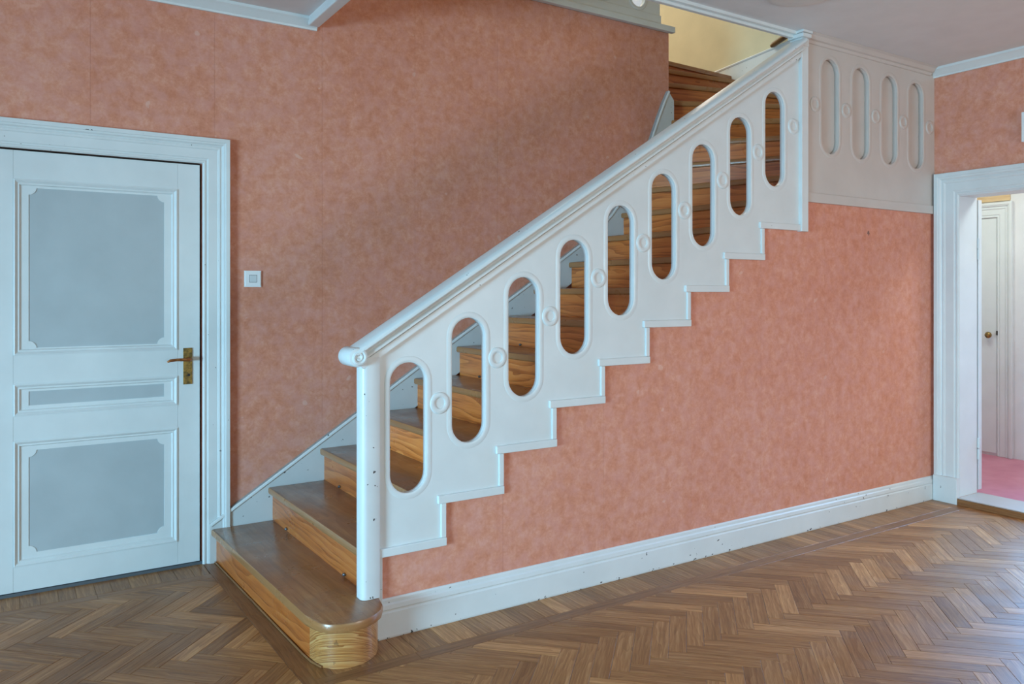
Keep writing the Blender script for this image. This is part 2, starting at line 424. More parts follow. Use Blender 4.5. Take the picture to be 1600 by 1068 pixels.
for m in NC:
    for i in range(-220, 180):
        # H_i: u in [iw, iw+L], v in [iw,(i+1)w]; shift per column (L,-L)
        u0 = i*WB+m*LB; v0 = i*WB-m*LB
        for (a0, a1, b0, b1, ang) in ((u0, u0+LB, v0, v0+WB, -math.pi/4), (u0+LB, u0+LB+WB, v0+WB-LB, v0+WB, math.pi/4)):
            # rows lie in world y: y = oy+(-u+v)/sqrt2
            p = [uvw(a0, b0, OX, OY), uvw(a1, b0, OX, OY), uvw(a1, b1, OX, OY), uvw(a0, b1, OX, OY)]
            cx = sum(k[0] for k in p)/4; cy = sum(k[1] for k in p)/4
            if cx < XW-.3 or cx > XR+.3 or cy < YB-.3 or cy > 1.4: continue
            tn = random.random()
            for pc in fit_floor(p): addblock('parquet_block', pc, ang, tn)
bx = .80
while bx < XR:
    wd = .066*random.uniform(.92, 1.08); x1 = min(bx+wd, XR)
    addblock('border_block', [(bx, -.176), (x1, -.176), (x1, -.0), (bx, -.0)], math.pi/2, random.random()); bx = x1
bx = .7155
while bx > XW:
    wd = .070*random.uniform(.9, 1.12)
    addblock('border_block', [(bx-wd, 1.09), (bx, 1.09), (bx, 1.262), (bx-wd, 1.262)], math.pi/2, random.random()*.7); bx -= wd
for a, b in ((.80, 1.18), (1.18, 1.76), (1.76, 2.40), (2.40, 3.2), (3.2, 4.1), (4.1, XR)):
    addblock('border_strip', [(a if a > .9 else .835, -.24), (b, -.24), (b, -.176), (a if a > .9 else .80, -.176)], 0, random.random()*.8)
for a, b in ((1.26, .50), (.50, -.24)):
    addblock('border_strip', [(XL(a), a), (XL(b), b), (XL(b)+.092 if b > 0 else .833, b), (XL(a)+.08, a)], math.pi/2, random.random()*.5)
for a, b in ((-4.6, -3.4), (-3.4, -2.3), (-2.3, -1.2), (-1.2, -.42), (-.42, .24), (.24, .72)):
    addblock('border_strip', [(a, 1.03), (b, 1.03), (b, 1.09), (a, 1.09)], 0, random.random()*.8)
def block_geo(verts, faces, uvs, tones, poly, ang, tone, ox=0, oy=0):
    n = len(poly); cx = sum(p[0] for p in poly)/n; cy = sum(p[1] for p in poly)/n
    if sum(poly[i][0]*poly[(i+1) % n][1]-poly[(i+1) % n][0]*poly[i][1] for i in range(n)) < 0: poly = poly[::-1]
    def inset(d):
        out = []
        for i in range(n):
            a, p, b = Vector(poly[i-1]), Vector(poly[i]), Vector(poly[(i+1) % n])
            d0 = (p-a); d1 = (b-p)
            if d0.length < 1e-6 or d1.length < 1e-6: out.append(p); continue
            d0.normalize(); d1.normalize()
            n0 = Vector((-d0.y, d0.x)); n1 = Vector((-d1.y, d1.x)); m = n0+n1
            if m.length < 1e-3: out.append(p); continue
            m.normalize(); out.append(p+m*min(d/max(.3, m.dot(n0)), d*2.5))
        return out
    r1, r2_ = inset(.0003), inset(.0012); base = len(verts)
    dz = random.uniform(-.0004, .0)
    for p in r1: verts.append((p[0]-ox, p[1]-oy, -.009))
    for p in r1: verts.append((p[0]-ox, p[1]-oy, dz-.0009))
    for p in r2_: verts.append((p[0]-ox, p[1]-oy, dz))
    c, s = math.cos(ang), math.sin(ang); U, V = random.uniform(0, 40), random.uniform(0, 40)
    for p in list(r1)+list(r1)+list(r2_):
        dx, dy = p[0]-cx, p[1]-cy; uvs.append((U+dx*c+dy*s, V-dx*s+dy*c)); tones.append(tone)
    for i in range(n):
        j = (i+1) % n
        faces.append((base+i, base+j, base+n+j, base+n+i)); faces.append((base+n+i, base+n+j, base+2*n+j, base+2*n+i))
    faces.append(tuple(base+2*n+i for i in range(n)))
def floor_mesh(name, items, mat, kind=None):
    verts, faces, uvs, tones = [], [], [], []
    for poly, ang, tone in items: block_geo(verts, faces, uvs, tones, poly, ang, tone)
    me = bpy.data.meshes.new(name); me.from_pydata(verts, [], faces)
    ul = me.uv_layers.new(name='UVMap'); vi = [0]*len(me.loops); me.loops.foreach_get('vertex_index', vi)
    flat = []
    for k in vi: flat += uvs[k]
    ul.data.foreach_set('uv', flat)
    at = me.attributes.new('tone', 'FLOAT', 'POINT'); at.data.foreach_set('value', tones)
    return link(name, me, mat, floor, kind)
def pix(poly):
    cx = sum(p[0] for p in poly)/len(poly); cy = sum(p[1] for p in poly)/len(poly)
    u, v, d = proj(cx, cy, 0)
    if d < .3 or not (-60 < u < 1660 and 300 < v < 1110): return 0
    P = [proj(p[0], p[1], 0)[:2] for p in poly]; return parea(P)
for kind, mat in (('parquet_block', OAK), ('border_block', OAK), ('border_strip', OAKDARK)):
    L = sorted([(pix(b[1]), b[1], b[2], b[3]) for b in blocks if b[0] == kind], key=lambda t: -t[0])
    single = [t for t in L[:298] if t[0] > 0] if kind != 'border_strip' else L
    for t in single: floor_mesh(kind, [t[1:]], mat)
    rest = L[len(single):]
    if rest: floor_mesh(kind.replace('_block', '_remainder'), [t[1:] for t in rest], mat, 'stuff')

# ------------------------------------------------------------ baseboards and cornices
BASE = [(0, 0), (0, .014), (.006, .016), (.098, .016), (.104, .012), (.108, .012), (.112, .016), (.128, .014), (.134, .009), (.146, .008), (.152, .004), (.152, 0)]
bb = sweep_bm([(1.10, 0), (XR, 0)], [(-o, h) for o, h in BASE], False, XZ)
finish('baseboard_stair', bb, BASEWHITE, kind='structure')
def bproof(name, path, M): finish(name, sweep_bm(path, [(-o, h) for o, h in BASE], False, M), WHITE_CHIP, kind='structure')
bproof('baseboard_right', [(YB, 0), (HY0-.125, 0)], T(XR, 0, 0) @ Matrix(((0, 0, -1, 0), (1, 0, 0, 0), (0, 1, 0, 0), (0, 0, 0, 1))))
CORN = [(0, 0), (0, .012), (.010, .014), (.018, .022), (.026, .030), (.036, .040), (.044, .050), (.058, .050), (.058, 0)]   # (rise, out)
def cornice(name, pts, zt=ZC, mat=WHITE):
    """pts in plan; wall on the left of travel"""
    return finish(name, sweep_bm(pts, [(o, zt-.058+r) for r, o in CORN], False), mat, kind='structure')
cornice('trim_1', [(XW, W), (1.29, W), (1.29, .02)][:2]+[(1.29, W-.0)][:0])
box('trim_2', 1.235, 1.295, .02, W-.03, ZC-.045, ZC+.01, WHITE, bev=.006, kind='structure')
cornice('trim_3', [(XR, 0.0), (XR, YB)])
et = box_bm(1.29, 3.60, -.012, .016, ZC-.016, ZC+.004, .003); box_bm(1.29, 3.60, .012, .036, ZC-.030, ZC+.004, .003, et)
finish('trim_4', et, WHITE, kind='structure')
# upper storey faces of the opening
box('trim_5', 1.295, HX, .0201, .0301, ZC, ZL, WHITE, kind='structure')

# ------------------------------------------------------------ staircase
stair = thing('staircase', 'wooden stair with brown worn treads climbing behind the white pierced balustrade', 'staircase', (.8, 0, 0))
INV = Matrix.Translation((-.8, 0, 0))
def part(o): o.matrix_parent_inverse = Matrix.Identity(4); o.location -= Vector((.8, 0, 0)); return o
nose = {1: ((.752, 1.235), (.812, .035)), 2: ((1.030, 1.235), (1.052, .035))}
for k in range(3, 10): nose[k] = ((.4813+k*G, 1.235), (.4813+k*G+.008, .035))
nose.update({10: ((3.172, 1.235), (3.205, .035)), 11: ((3.382, 1.235), (3.548, .035)), 12: ((3.517, 1.235), (3.892, .035)),
             13: ((3.625, 1.235), (4.312, .035)), 14: ((3.745, 1.235), (4.688, .035)), 15: ((3.825, 1.249), (5.20, .21)),
             16: ((3.860, 1.369), (5.20, .722)), 17: ((3.860, 1.485), (5.20, 1.19)), 18: ((3.860, 1.665), (5.20, 1.526)), 19: ((3.860, 1.845), (5.20, 1.902))})
ZT = lambda k: R*k if k < 19 else ZL+.003
def along(p, q):
    d = Vector((q[0]-p[0], q[1]-p[1])).normalized(); n = Vector((-d.y, d.x))   # n points up the stair
    return d, n
def tread_poly(k):
    p, q = nose[k]; d, n = along(p, q)
    if k < 19:
        p2, q2 = nose[k+1]; d2, n2 = along(p2, q2)
        p2 = Vector(p2)+n2*.03; q2 = Vector(q2)+n2*.03
    else: p2 = Vector(p)+Vector((0, .25)); q2 = Vector(q)+Vector((0, .25))
    poly = [p, q]
    if k in (14,): poly += [(5.20, .035)]
    poly += [tuple(q2), tuple(p2)]
    ymax, xmax = (1.235, 5.20) if k < 15 else (2.2, 5.20)
    big = [(.5, .035), (xmax, .035), (xmax, ymax), (.5, ymax)]
    if k >= 15: big = [(3.82, .035), (xmax, .035), (xmax, 2.2), (3.82, 2.2)]
    if k == 15: big = [(3.82, .035), (xmax, .035), (xmax, 1.249), (3.82, 1.249)]
    c = n.dot(Vector(p)); big = clip(big, -n.x, -n.y, -c)
    if k < 19: c2 = n2.dot(p2); big = clip(big, n2.x, n2.y, c2)
    else: big = clip(big, 0, 1, 2.1)
    return big
def uv_stair(d):
    def f(co, no):
        a = co.x*d.x+co.y*d.y
        if abs(no.z) > .6: return (a, -co.x*d.y+co.y*d.x)
        return (a, co.z)
    return f
bull = [(.752, 1.235), (.808, .06), (.812, -.03), (.818, -.085), (.832, -.125), (.856, -.156), (.892, -.176), (.935, -.186), (.985, -.182), (1.032, -.160), (1.066, -.130), (1.090, -.088), (1.102, -.03), (1.103, .035)]
def shift_poly(pl, s): return pl
for k in range(1, 20):
    p, q = nose[k]; d, n = along(p, q); z = ZT(k)
    poly = tread_poly(k)
    if k == 1: poly = bull+[(1.096, .035), (1.084, 1.235)]
    bm = prism_bm(poly, z-.036, z, None, .009 if k < 19 else .004)
    tn = random.uniform(.35, .8) if k < 15 else random.uniform(.1, .4)  # upper treads toned darker: stairwell shade put into the colour
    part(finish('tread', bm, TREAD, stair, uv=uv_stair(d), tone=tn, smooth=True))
    if k == 1:
        rp = [(.776, 1.235), (.829, .04), (.833, -.02), (.839, -.07), (.853, -.107), (.875, -.134), (.905, -.152), (.940, -.160), (.982, -.157), (1.020, -.139), (1.052, -.112), (1.075, -.075), (1.089, -.025), (1.091, .02)]
        back = [(a+.018, b+.018 if b > 1 else b) for a, b in rp]
        main = rp[:3]+[(.851, -.02), (.847, .04), (.794, 1.235)]
        part(finish('riser', prism_bm(main, .0, z-.036), RISER, stair, uv=uv_stair(d), tone=.04))
        endp = rp[2:]
        Ls = [0]
        for a, b in zip(endp, endp[1:]): Ls.append(Ls[-1]+math.hypot(b[0]-a[0], b[1]-a[1]))
        def uvend(co, no):
            j = min(range(len(endp)), key=lambda i: (endp[i][0]-co.x)**2+(endp[i][1]-co.y)**2)
            t = Ls[j]; return (co.z*1.6+.9*(t-.2)**2, (co.z*.9)+2.4*(t-.15)**2)
        o = part(finish('bullnose_riser', prism_bm(endp, .0, z-.036), PINE_END, stair, uv=uvend, tone=.7, smooth=True))
        o['label'] = 'curved pale pine riser with strong rings'
        part(finish('quarter_round', tube_bm([(.770, 1.235, .004), (.823, .03, .004), (.830, -.05, .004), (.848, -.108, .003)], .004, 8), OAKDARK, stair, uv=uv_stair(d), tone=.2))
    else:
        a = Vector(p)+n*.022; b = Vector(q)+n*.022
        if k in (11, 12, 13, 14): a -= d*(.03)*0
        if k >= 15: b = Vector((5.20, b.y))
        pl = [tuple(a), tuple(b), tuple(b+n*.018), tuple(a+n*.018)]
        part(finish('riser', prism_bm(pl, ZT(k-1), z-.036), RISER, stair, uv=uv_stair(d), tone=(random.uniform(.5, .95) if k > 3 else .12) if k < 15 else random.uniform(.0, .3)))  # upper risers likewise carry painted shade in their darker tone
# small stair-rod eyes at the foot of the risers
for k in range(2, 10):
    p, q = nose[k]
    for y in (.25, 1.0):
        t = (1.235-y)/1.2; x = p[0]+(q[0]-p[0])*t+.020; z = ZT(k-1)+.012
        bm = bmesh.new(); bmesh.ops.create_uvsphere(bm, u_segments=8, v_segments=6, radius=.0075, matrix=T(x-.004, y, z))
        tube_bm([(x-.002, y-.011, z), (x-.002, y+.011, z)], .0035, 6, bm)
        o = part(finish('rod_eye', bm, STEEL, stair, smooth=True))
# string board against the back wall
tp = [(.745, -.0), (.745, .196), (.851, .263), (1.516, .687), (1.872, .916), (2.258, 1.155), (2.655, 1.404), (3.048, 1.659), (3.20, 1.768), (3.285, 1.849), (3.370, 1.945), (3.46, 2.067), (3.56, 2.235), (3.65, 2.400), (3.718, 2.560), (3.770, 2.672), (3.813, 2.752), (3.868, 2.69)]
low = [(3.868, 2.30), (3.40, 1.70), (2.9, 1.35), (.79, .0)]
part(finish('string_board', prism_bm(tp+low, 0, .0235, T(0, W-.0015, 0) @ XZ), STEPWHITE, stair))
part(finish('string_moulding', sweep_bm(tp[1:-1], [(0, .0), (0, .028), (.003, .0305), (.014, .0305), (.017, .027), (.017, 0)], False, T(0, W-.0015, 0) @ XZ), WHITE_CHIP, stair, smooth=True))
part(box('string_return', 3.8385, 3.868, W-.0015, 1.88, 2.25, 2.69, STEPWHITE, stair, bev=.002))

# ------------------------------------------------------------ balustrade
bal = thing('balustrade', 'white stair balustrade of panel pierced by nine tall ovals under a moulded rail', 'balustrade', (1.1, 0, .17))
def bp(o): o.location -= Vector((1.1, 0, .17)); return o
ovals = [(1.232+.2715*i, .804+.170*i) for i in range(9)]
ol = [(1.085, ZS+R+.004)]
for k in range(1, 10):
    x1 = XS+k*G-.004 if k < 9 else 3.615
    ol += [(x1, ZS+k*R+.004)]+([(x1, ZS+(k+1)*R+.004)] if k < 9 else [])
ol += [(3.615, zlow(3.615)+.03), (1.085, zlow(1.085)+.03)]
bp(shape2d('panel', ol, [stadium(x, z, .0785, .257, 14) for x, z in ovals], -.022, .008, XZ, WHITE, bal))
BEAD = [(-.0005, .000), (-.0005, .007), (.002, .0092), (.007, .0098), (.019, .0098), (.0235, .0085), (.0258, .005), (.026, .0)]
bead_me = None
for x, z in ovals:
    if bead_me is None:
        o = finish('oval_moulding', sweep_bm(stadium(0, 0, .0785, .257, 14), BEAD, True, XZ), WHITE, bal, smooth=True); bead_me = o.data
    else: o = link('oval_moulding', bead_me, WHITE, bal)
    o.location = (x, 0, z); bp(o)
ROS = [(0, .006), (0, .0115), (.003, .0135), (.018, .0135), (.021, .011), (.022, .006)]
ros_me = None
def rosette(x, z, y, parent, fix):
    global ros_me
    if ros_me is None:
        bm = sweep_bm(circle(0, 0, .0225, 24), ROS, True, XZ)
        prism_bm(circle(0, 0, .0225, 24), .004, .0082, XZ, 0, bm)
        o = finish('rosette', bm, WHITE, parent, smooth=True); ros_me = o.data
    else: o = link('rosette', ros_me, WHITE, parent)
    o.location = (x, y, z); fix(o); return o
for i in range(9):
    x, z = ovals[i]; rosette(x+.1365 if i < 8 else 3.556, z+.086, 0, bal, bp)
for k in range(1, 10):
    x0 = 1.10 if k == 1 else XS+(k-1)*G-.037
    x1 = XS+k*G if k < 9 else 3.604
    bp(box('step_trim', x0, x1, -.021, .0, ZS+k*R, ZS+k*R+.033, WHITE_CHIP, bal, bev=.0025))
    if k < 9: bp(box('step_trim', XS+k*G-.023, XS+k*G-.0005, -.018, .0, ZS+k*R+.0335, ZS+(k+1)*R-.0005, WHITE_CHIP, bal, bev=.0025))
# newel: a rounded post on the first tread
nw = []
for cx, cy, a0 in ((1.0535, .022, 90), (1.0535, -.006, 180)):
    for i in range(7): a = math.radians(a0+90*i/6); nw.append((cx+.0225*math.cos(a), cy+.0225*math.sin(a)))
nw = [(1.104, .0445)]+nw+[(1.1005, -.0285), (1.104, -.0265)]
bp(finish('newel_post', prism_bm(nw, .171, 1.088), WHITE_CHIP, bal, smooth=True))
bp(box('newel_trim', 1.1042, 1.121, -.013, .0, .005, ZS+R, WHITE_CHIP, bal, bev=.002))
# rail: profile (y, n) swept up the slope
PR = [(-.028, 0), (-.028, .023), (-.019, .0235), (-.019, .0255), (-.036, .027), (-.041, .030), (-.042, .035), (-.040, .039), (-.036, .042), (-.034, .046), (-.035, .050), (-.040, .0535), (-.050, .056), (-.059, .060), (-.0645, .066), (-.064, .073), (-.059, .079), (-.052, .082), (-.0505, .080), (-.0485, .082), (-.032, .0855), (.015, .0865), (.045, .084), (.058, .077), (.063, .067), (.058, .057), (.045, .050), (.03, .046), (.03, 0)]
ang = math.atan(SLOPE); ca, sa = math.cos(ang), math.sin(ang)
def railpt(x, y, n, dx=0):
    # n perpendicular to slope, base line through z=zlow(x)
    return Vector((x-n*sa, y, zlow(x)+n*ca))
bm = bmesh.new(); rings = []
for x in (1.036, 3.672):
    if x > 3: rings.append([bm.verts.new((3.606, y, zlow(3.606)+n/ca)) for y, n in PR])
    else: rings.append([bm.verts.new(railpt(x, y, n)) for y, n in PR])
nP = len(PR)
for j in range(nP): bm.faces.new((rings[0][j], rings[0][(j+1) % nP], rings[1][(j+1) % nP], rings[1][j]))
bm.faces.new(rings[0]); bm.faces.new(rings[1][::-1])
rail = bp(finish('handrail', bm, WHITE_CHIP, bal, smooth=True))
# scroll at the foot of the rail
C0 = (1.004, 1.0915)
bm = bmesh.new()
prism_bm(circle(C0[0], C0[1], .0365, 32), -.062, .0585, XZ, .009, bm)
o = finish('scroll', bm, WHITE_CHIP, rail, smooth=True)
bm = bmesh.new()
sp = []
for i in range(46):
    a = math.radians(60-i*12.5); r = .0285*(1-.74*(i/45)**.9); sp.append((C0[0]+.002+r*math.cos(a), -.0585, C0[1]+r*math.sin(a)))
tube_bm(sp, [.0085*(1-.45*i/45) for i in range(46)], 8, bm)
o2 = finish('scroll_bead', bm, WHITE_CHIP, rail, smooth=True)
for oo in (o, o2): oo.location -= Vector((0, 0, 0))
# corner post at the head
pb = box_bm(3.603, 3.6585, -.030, .024, ZS+9*R-.004, 2.745, .002); 
box_bm(3.598, 3.6585, -.034, .05, 2.70, 2.742, .002, pb)
bp(finish('corner_post', pb, WHITE, bal))
cp = box_bm(3.585, 3.6587, -.052, .052, 2.744, 2.764, .003); box_bm(3.577, 3.6587, -.060, .06, 2.766, ZC-.001, .002, cp)
bp(finish('post_cap', cp, WHITE, bal))
for oo in (o, o2):
    oo.matrix_parent_inverse = Matrix.Identity(4)
    oo.location = (0, 0, 0)

# ------------------------------------------------------------ blind panel beside the stair head
bpn = thing('blind_panel', 'white wall panel, warm shade put into its colour, with four blind ovals beside the head of the balustrade', 'panel', (3.66, 0, 1.84))
def pp(o): o.location -= Vector((3.66, 0, 1.84)); return o
pov = [(3.888, 2.402), (4.180, 2.398), (4.472, 2.394), (4.760, 2.391)]
pp(shape2d('panel', [(3.659, 1.85), (XR-.001, 1.85), (XR-.001, 2.735), (3.659, 2.735)], [stadium(x, z, .079, .272, 14) for x, z in pov], -.024, .006, XZ, PANELSHADE, bpn))
pp(box('backing_board', 3.66, XR-.001, .0245, .0295, 1.9, 2.735, PANELSHADE, bpn))
be2 = None
for x, z in pov:
    if be2 is None: o = finish('oval_moulding', sweep_bm(stadium(0, 0, .079, .272, 14), [(a, h-.002) for a, h in BEAD], True, XZ), PANELSHADE, bpn, smooth=True); be2 = o.data
    else: o = link('oval_moulding', be2, PANELSHADE, bpn)
    o.location = (x, 0, z); pp(o)
ros_w = ros_me; ros_me = ros_w.copy(); ros_me.materials[0] = PANELSHADE
for x in (3.746, 4.036, 4.328, 4.618, 4.914): rosette(x, 2.398, .002, bpn, pp)
pp(box('bottom_rail', 3.659, XR-.001, -.016, .0, 1.842, 1.896, PANELSHADE, bpn, bev=.003))
CROWN = [(0, .006), (.003, .014), (.012, .016), (.018, .018), (.022, .030), (.030, .036), (.040, .044), (.046, .054), (.048, .058), (.0495, .058), (.0495, .0)]
pp(finish('crown_moulding', sweep_bm([(3.66, 2.73), (XR-.05, 2.73)], [(-r, o) for r, o in CROWN]+[], False, XZ), PANELSHADE, bpn))

# ------------------------------------------------------------ doors
ARCH = [(0, 0), (0, .010), (.006, .016), (.012, .016), (.016, .012), (.022, .014), (.026, .018), (.068, .018), (.072, .022), (.080, .024), (.086, .020), (.090, .022), (.096, .030), (.104, .032), (.106, .036), (.124, .036), (.126, .032), (.126, 0)]
d1 = thing('door_1', 'white panelled door with three grey panels beside the foot of the stair', None, (.26, W, 0), kind='structure')
def dp(o): o.location -= Vector((.26, W, 0)); return o
MD = T(0, W-.0012, 0) @ XZ
dp(finish('architrave', sweep_bm([(-.20, .0), (-.20, 1.968), (.714, 1.968), (.714, .0)], [(-a, h) for a, h in ARCH], False, MD), WHITE_CHIP, d1))
# leaf
MF = T(0, W+.004, 0) @ XZ
def drect(name, a0, a1, b0, b1, h0, h1, mat, bev=.0): return dp(finish(name, prism_bm([(a0, b0), (a1, b0), (a1, b1), (a0, b1)], h0, h1, MF, bev), mat, d1))
xl, xa, xb, xr = -.185, -.072, .602, .703
zt, zb = 1.960, .016
drect('stile', xl, xa-.0006, zb, zt, -.04, 0, WHITE); drect('stile', xb+.0006, xr, zb, zt, -.04, 0, WHITE)
PAN = [(.668-.540, .680, True), (.797-.008, .929, False), (1.055, 1.835, True)]
edges = [zb, .126, .680, .789, .931, 1.056, 1.835, zt]
for a, b in ((zb, .126), (.680, .789), (.931, 1.056), (1.835, zt)): drect('rail', xa, xb, a, b, -.04, 0, WHITE)
PM = [(0, -.03), (0, .004), (.006, .006), (.012, .001), (.016, -.003), (.022, -.002), (.027, -.008), (.027, -.03)]
def notch_rect(a0, a1, b0, b1, r, n=6):
    pts = []
    for cx, cy, s in ((a0, b0, 90), (a1, b0, 180), (a1, b1, 270), (a0, b1, 360)):
        for i in range(n+1):
            a = math.radians(s-90*i/n); pts.append((cx+r*math.cos(a), cy+r*math.sin(a)))
    return pts
for a0, a1, notch, ih in ((.126, .680, True, (.178, .633)), (.789, .931, False, (.832, .895)), (1.056, 1.835, True, (1.088, 1.799))):
    dp(finish('panel_moulding', sweep_bm([(xa, a0), (xb, a0), (xb, a1), (xa, a1)], [(-o, h) for o, h in PM], True, MF), WHITE, d1))
    inner = (-.014, .543, ih[0], ih[1])
    hole = notch_rect(*inner, .030) if notch else [(inner[0], inner[2]), (inner[1], inner[2]), (inner[1], inner[3]), (inner[0], inner[3])]
    dp(shape2d('panel_border', [(xa+.025, a0+.025), (xb-.025, a0+.025), (xb-.025, a1-.025), (xa+.025, a1-.025)], [hole], -.02, -.0095, MF, WHITE, d1))
    drect('panel', inner[0]-.01, inner[1]+.01, ih[0]-.01, ih[1]+.01, -.02, -.0125, GREYPANEL)
dp(box('sill', -.2, .714, W-.004, W+.05, 0, .013, THRESH_DARK, d1))
drect('door_edge_gap', -.2, .7155, 0, 1.972, -.09, -.045, DARKGAP)
# handle
hp = dp(finish('lock_plate', prism_bm([(.627, .887), (.668, .887), (.668, 1.064), (.627, 1.064)], .0, .005, MF, .0012), BRASS, d1))
o = finish('lever', tube_bm([(.652, W-.002, 1.010), (.652, W-.040, 1.010), (.645, W-.050, 1.010), (.625, W-.052, 1.011), (.590, W-.052, 1.012), (.560, W-.050, 1.009), (.548, W-.046, 1.003)], [.011, .010, .0085, .0075, .007, .0065, .004], 10), COPPER, hp, smooth=True)
o = finish('keyhole', prism_bm(circle(.652, .932, .007, 12)[:], .005, .0062, MF), DARKGAP, hp)

# light switch
sw = thing('light_switch', 'small square white light switch on the pink wall beside the door', 'switch', (.957, W, 1.404))
MS = T(0, W-.0014, 0) @ XZ
def sp_(o): o.location -= Vector((.957, W, 1.404)); return o
bm = prism_bm([(.915, 1.363), (.999, 1.363), (.999, 1.445), (.915, 1.445)], 0, .011, MS)
bmesh.ops.bevel(bm, geom=[e for e in bm.edges if all(v.co.y < W-.008 for v in e.verts)], offset=.005, segments=2, affect='EDGES')
sp_(finish('plate', bm, PLASTIC, sw))
sp_(finish('rocker', prism_bm([(.939, 1.387), (.975, 1.387), (.975, 1.422), (.939, 1.422)], .010, .0125, MS, .001), ROCKER, sw))
sp_(finish('rocker_gap', prism_bm([(.9375, 1.3855), (.9765, 1.3855), (.9765, 1.4235), (.9375, 1.4235)], .009, .0113, MS), DARKGAP, sw))

# doorway in the right wall
d2 = thing('door_2', 'white framed doorway to the red floored room', None, (XR, -.6, 0), kind='structure')
def d2p(o): o.location -= Vector((XR, -.6, 0)); return o
MA = T(XR-.0012, 0, 0) @ YZ
ARCH2 = [(a*1.18, h) for a, h in ARCH]
d2p(finish('architrave', sweep_bm([(HY0, .165), (HY0, 1.948), (HY1, 1.948), (HY1, .165)], [(-a, h) for a, h in ARCH2], False, MA), WHITE, d2))
d2p(finish('plinth_block', prism_bm([(HY1, 0), (HY1+.150, 0), (HY1+.150, .165), (HY1, .165)], 0, .040, MA, .003), WHITE_CHIP, d2))
d2p(finish('plinth_block', prism_bm([(HY0-.150, 0), (HY0, 0), (HY0, .165), (HY0-.150, .165)], 0, .040, MA, .003), WHITE_CHIP, d2))
d2p(box('jamb', XR-.004, 5.173, HY1-.001, HY1+.03, .046, 1.952, WHITE, d2))
d2p(box('jamb', XR-.004, 5.173, HY0-.03, HY0+.001, .046, 1.952, WHITE, d2))
d2p(box('head_jamb', XR-.004, 5.150, HY0, HY1, 1.944, 1.975, WHITE, d2))
d2p(box('threshold', XR-.035, 5.195, HY0, HY1, -.001, .038, OAKDARK, d2, bev=.003, uv=lambda co, no: (co.y, co.x+co.z), tone=.6))
o = d2p(box('threshold_plate', XR-.033, 5.195, HY0, HY1, .0383, .045, SILLGREY, d2, bev=.002)); o['label'] = 'pale painted top of the threshold'
lf = d2p(box('door_leaf', 5.200, 5.242, -.165, .70, .06, 1.935, WHITE, d2, bev=.002))
for z in (1.617, .33):
    o = finish('hinge', tube_bm([(5.186, -.172, z-.07), (5.186, -.172, z-.004)], .009, 10, tube_bm([(5.186, -.172, z+.002), (5.186, -.172, z+.066)], .010, 10)), WHITE_CHIP, d2, smooth=True); d2p(o)
    o = box('hinge_plate', 5.192, 5.222, -.1675, -.165, z-.066, z+.062, WHITE_CHIP, d2); d2p(o)

# small room beyond
floor2 = box('floor_beyond', HX-.02, 6.75, -3.0, 1.6, -.1, .028, LINO, kind='structure')
wall2 = shape2d('wall_beyond', [(-3.0, 0), (1.6, 0), (1.6, 2.6), (-3.0, 2.6)], [[(-1.4, .7), (-.15, .7), (-.15, 2.2), (-1.4, 2.2)]], -.2, 0, T(6.58, 0, 0) @ YZ, PLAIN, kind='structure')
box('wall_beyond_side', HX, 6.6, 1.4, 1.6, 0, 2.6, WHITE, kind='structure')
box('wall_beyond_near', HX, 6.6, -3.1, -3.0, 0, 2.6, PLAIN, kind='structure')
box('wall_beyond_back', HX-.02, HX+.0, .01, 1.5, 0, 2.3, WHITE, kind='structure')
box('ceiling_beyond', HX+.0, 6.8, -3.1, 1.6, 2.6, 2.7, CEIL, kind='structure')
windowset('window_4', T(6.58, 0, 0) @ YZ, -1.4, -.15, .7, 2.2)
d3 = thing('door_3', 'white door with a small brass knob in the room beyond', None, (6.55, .8, .03), kind='structure')
def d3p(o): o.location -= Vector((6.55, .8, .03)); return o
M3 = T(6.579, 0, 0) @ YZ
d3p(finish('architrave', sweep_bm([(.380, .03), (.380, 1.935), (1.30, 1.935)], [(-a, h) for a, h in [(b*.95, h) for b, h in ARCH][::-1]][::-1], False, M3), WHITE, d3))
lf3 = d3p(box('door_leaf', 6.572, 6.60, .3845, 1.28, .05, 1.930, WHITE, d3, bev=.002))
bm = bmesh.new(); bmesh.ops.create_uvsphere(bm, u_segments=14, v_segments=10, radius=.026, matrix=T(6.535, .432, .996) @ Matrix.Scale(.8, 4, (1, 0, 0)))
tube_bm([(6.572, .432, .996), (6.54, .432, .996)], .010, 10, bm)
d3p(finish('knob', bm, BRASS, d3, smooth=True))
d3p(box('keeper', 6.560, 6.573, .372, .384, .995, 1.03, DARKGAP, d3))
d3p(box('head_strip', 6.568, 6.579, .285, .60, 2.066, 2.112, RAWWOOD, d3, uv=lambda co, no: (co.y, co.z), tone=.8))
finish('trim_6', sweep_bm([(.05, .03), (.05, 2.55)], [(-o, h) for o, h in [(0, 0), (0, .03), (.05, .03), (.056, .024), (.10, .024), (.106, .034), (.14, .034), (.146, .040), (.185, .040), (.19, .02), (.225, .018), (.225, 0)]], False, M3), WHITE, kind='structure')

# small pale box on the right wall
bm = box_bm(XR-.028, XR-.0014, -.63, -.537, 2.222, 2.398, .004)
wbx = finish('wall_box', bm, PLASTIC); tag(wbx, 'pale box fixed to the pink wall above the doorway', 'box')
# ceiling rosette
bm = bmesh.new()
for r, z0, z1 in ((.17, ZC-.006, ZC), (.15, ZC-.012, ZC-.006)): prism_bm(circle(3.14, -.385, r, 48), z0, z1, None, .002, bm)
rz = finish('ceiling_rose', bm, paint('rose_paint', (.70, .66, .63, 1), .7)); tag(rz, 'shallow round rose on the ceiling before the corner post', 'ceiling rose')

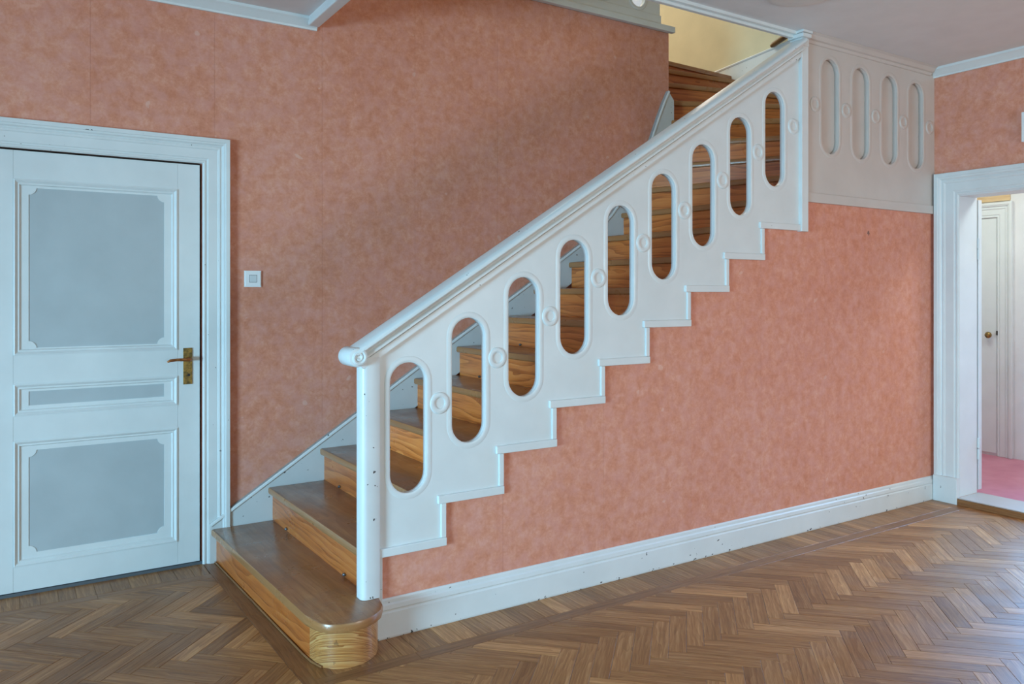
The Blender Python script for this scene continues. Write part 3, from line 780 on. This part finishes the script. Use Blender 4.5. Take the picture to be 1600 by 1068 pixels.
# ------------------------------------------------------------ upper storey
box('floor_landing', XW, 3.84, W+.001, 4.2, ZL-.25, ZL, OAKDARK, kind='structure', uv=lambda co, no: (co.x, co.y), tone=.5)
box('floor_landing_head', 3.84, XO, 2.1, 4.2, ZL-.25, ZL, OAKDARK, kind='structure', uv=lambda co, no: (co.x, co.y), tone=.5)
box('wall_spine', 3.64, 3.8385, W+.2, 2.1, 2.0, ZL-.001, PAPER, kind='structure')
shape2d('wall_stairwell', [(-.2, 2.0), (4.2, 2.0), (4.2, 5.6), (-.2, 5.6)], [[(2.93, 3.95), (3.95, 3.95), (3.95, 5.2), (2.93, 5.2)]], -.2, 0, T(XO, 0, 0) @ YZ, CREAM, kind='structure')
windowset('window_5', T(XO, 0, 0) @ YZ, 2.93, 3.95, 3.95, 5.2)
box('wall_upper_far', XW, XO, 4.2, 4.4, ZL, 5.6, CREAM, kind='structure')
box('wall_upper_near', XW, XO, -1.2, -1.0, ZL, 5.6, CREAM, kind='structure')
box('wall_upper_side', XW-.2, XW, -1.2, 4.4, ZL, 5.6, CREAM, kind='structure')
box('ceiling_upper', XW-.2, XO+.2, -1.2, 4.4, 5.6, 5.7, CEIL, kind='structure')
# skirting on the stairwell wall
MSK = T(XO-.001, 0, 0) @ YZ
finish('baseboard_stairwell', prism_bm([(.9, 3.0), (2.6, 3.0), (2.6, 3.23), (2.087, 3.301), (1.462, 3.352), (.9, 3.40)], 0, .018, MSK), WHITE_CHIP, kind='structure')
finish('trim_7', sweep_bm([(2.6, 3.23), (2.087, 3.301), (1.462, 3.352), (.9, 3.40)], [(0, 0), (0, .022), (-.008, .028), (-.018, .024), (-.022, .018), (-.022, 0)], False, MSK), WHITE_CHIP, kind='structure')
hr = finish('wall_handrail', tube_bm([(XO-.05, 1.455, 3.352), (XO-.05, 1.435, 3.358), (XO-.05, 1.27, 3.405), (XO-.05, .8, 3.54)], [.014, .022, .024, .024], 12), RAILWOOD, uv=lambda co, no: (co.y, co.x+co.z), tone=.5, smooth=True)
tag(hr, 'short brown wooden handrail on the cream stairwell wall', 'handrail')
# landing balustrade above the back wall
lb = thing('landing_balustrade', 'grey white pierced balustrade of the upper landing above the pink wall', 'balustrade', (3.0, W, ZL))
def lp(o): o.location -= Vector((3.0, W, ZL)); return o
lp(box('floor_edge_trim', 1.29, 3.872, W-.035, W+.0, 3.166, 3.207, GREYTRIM, lb, bev=.003))
lo = [(3.553-.3255*i, 3.575) for i in range(7)]
lp(shape2d('panel', [(1.29, 3.207), (3.757, 3.207), (3.757, 4.05), (1.29, 4.05)], [stadium(x, z, .064, .275, 12) for x, z in lo], -.028, .0, T(0, W, 0) @ XZ, GREYTRIM, lb))
lp(box('bottom_rail', 1.29, 3.757, W-.014, W, 3.2075, 3.270, GREYTRIM, lb, bev=.003))
bl = None
for x, z in lo:
    if bl is None: o = finish('oval_moulding', sweep_bm(stadium(0, 0, .064, .275, 12), [(a, h-.006) for a, h in BEAD], True, XZ), GREYTRIM, lb, smooth=True); bl = o.data
    else: o = link('oval_moulding', bl, GREYTRIM, lb)
    o.location = (x, W, z); lp(o)
lp(box('top_rail', 1.29, 3.80, W-.05, W+.07, 4.05, 4.10, GREYTRIM, lb, bev=.006))
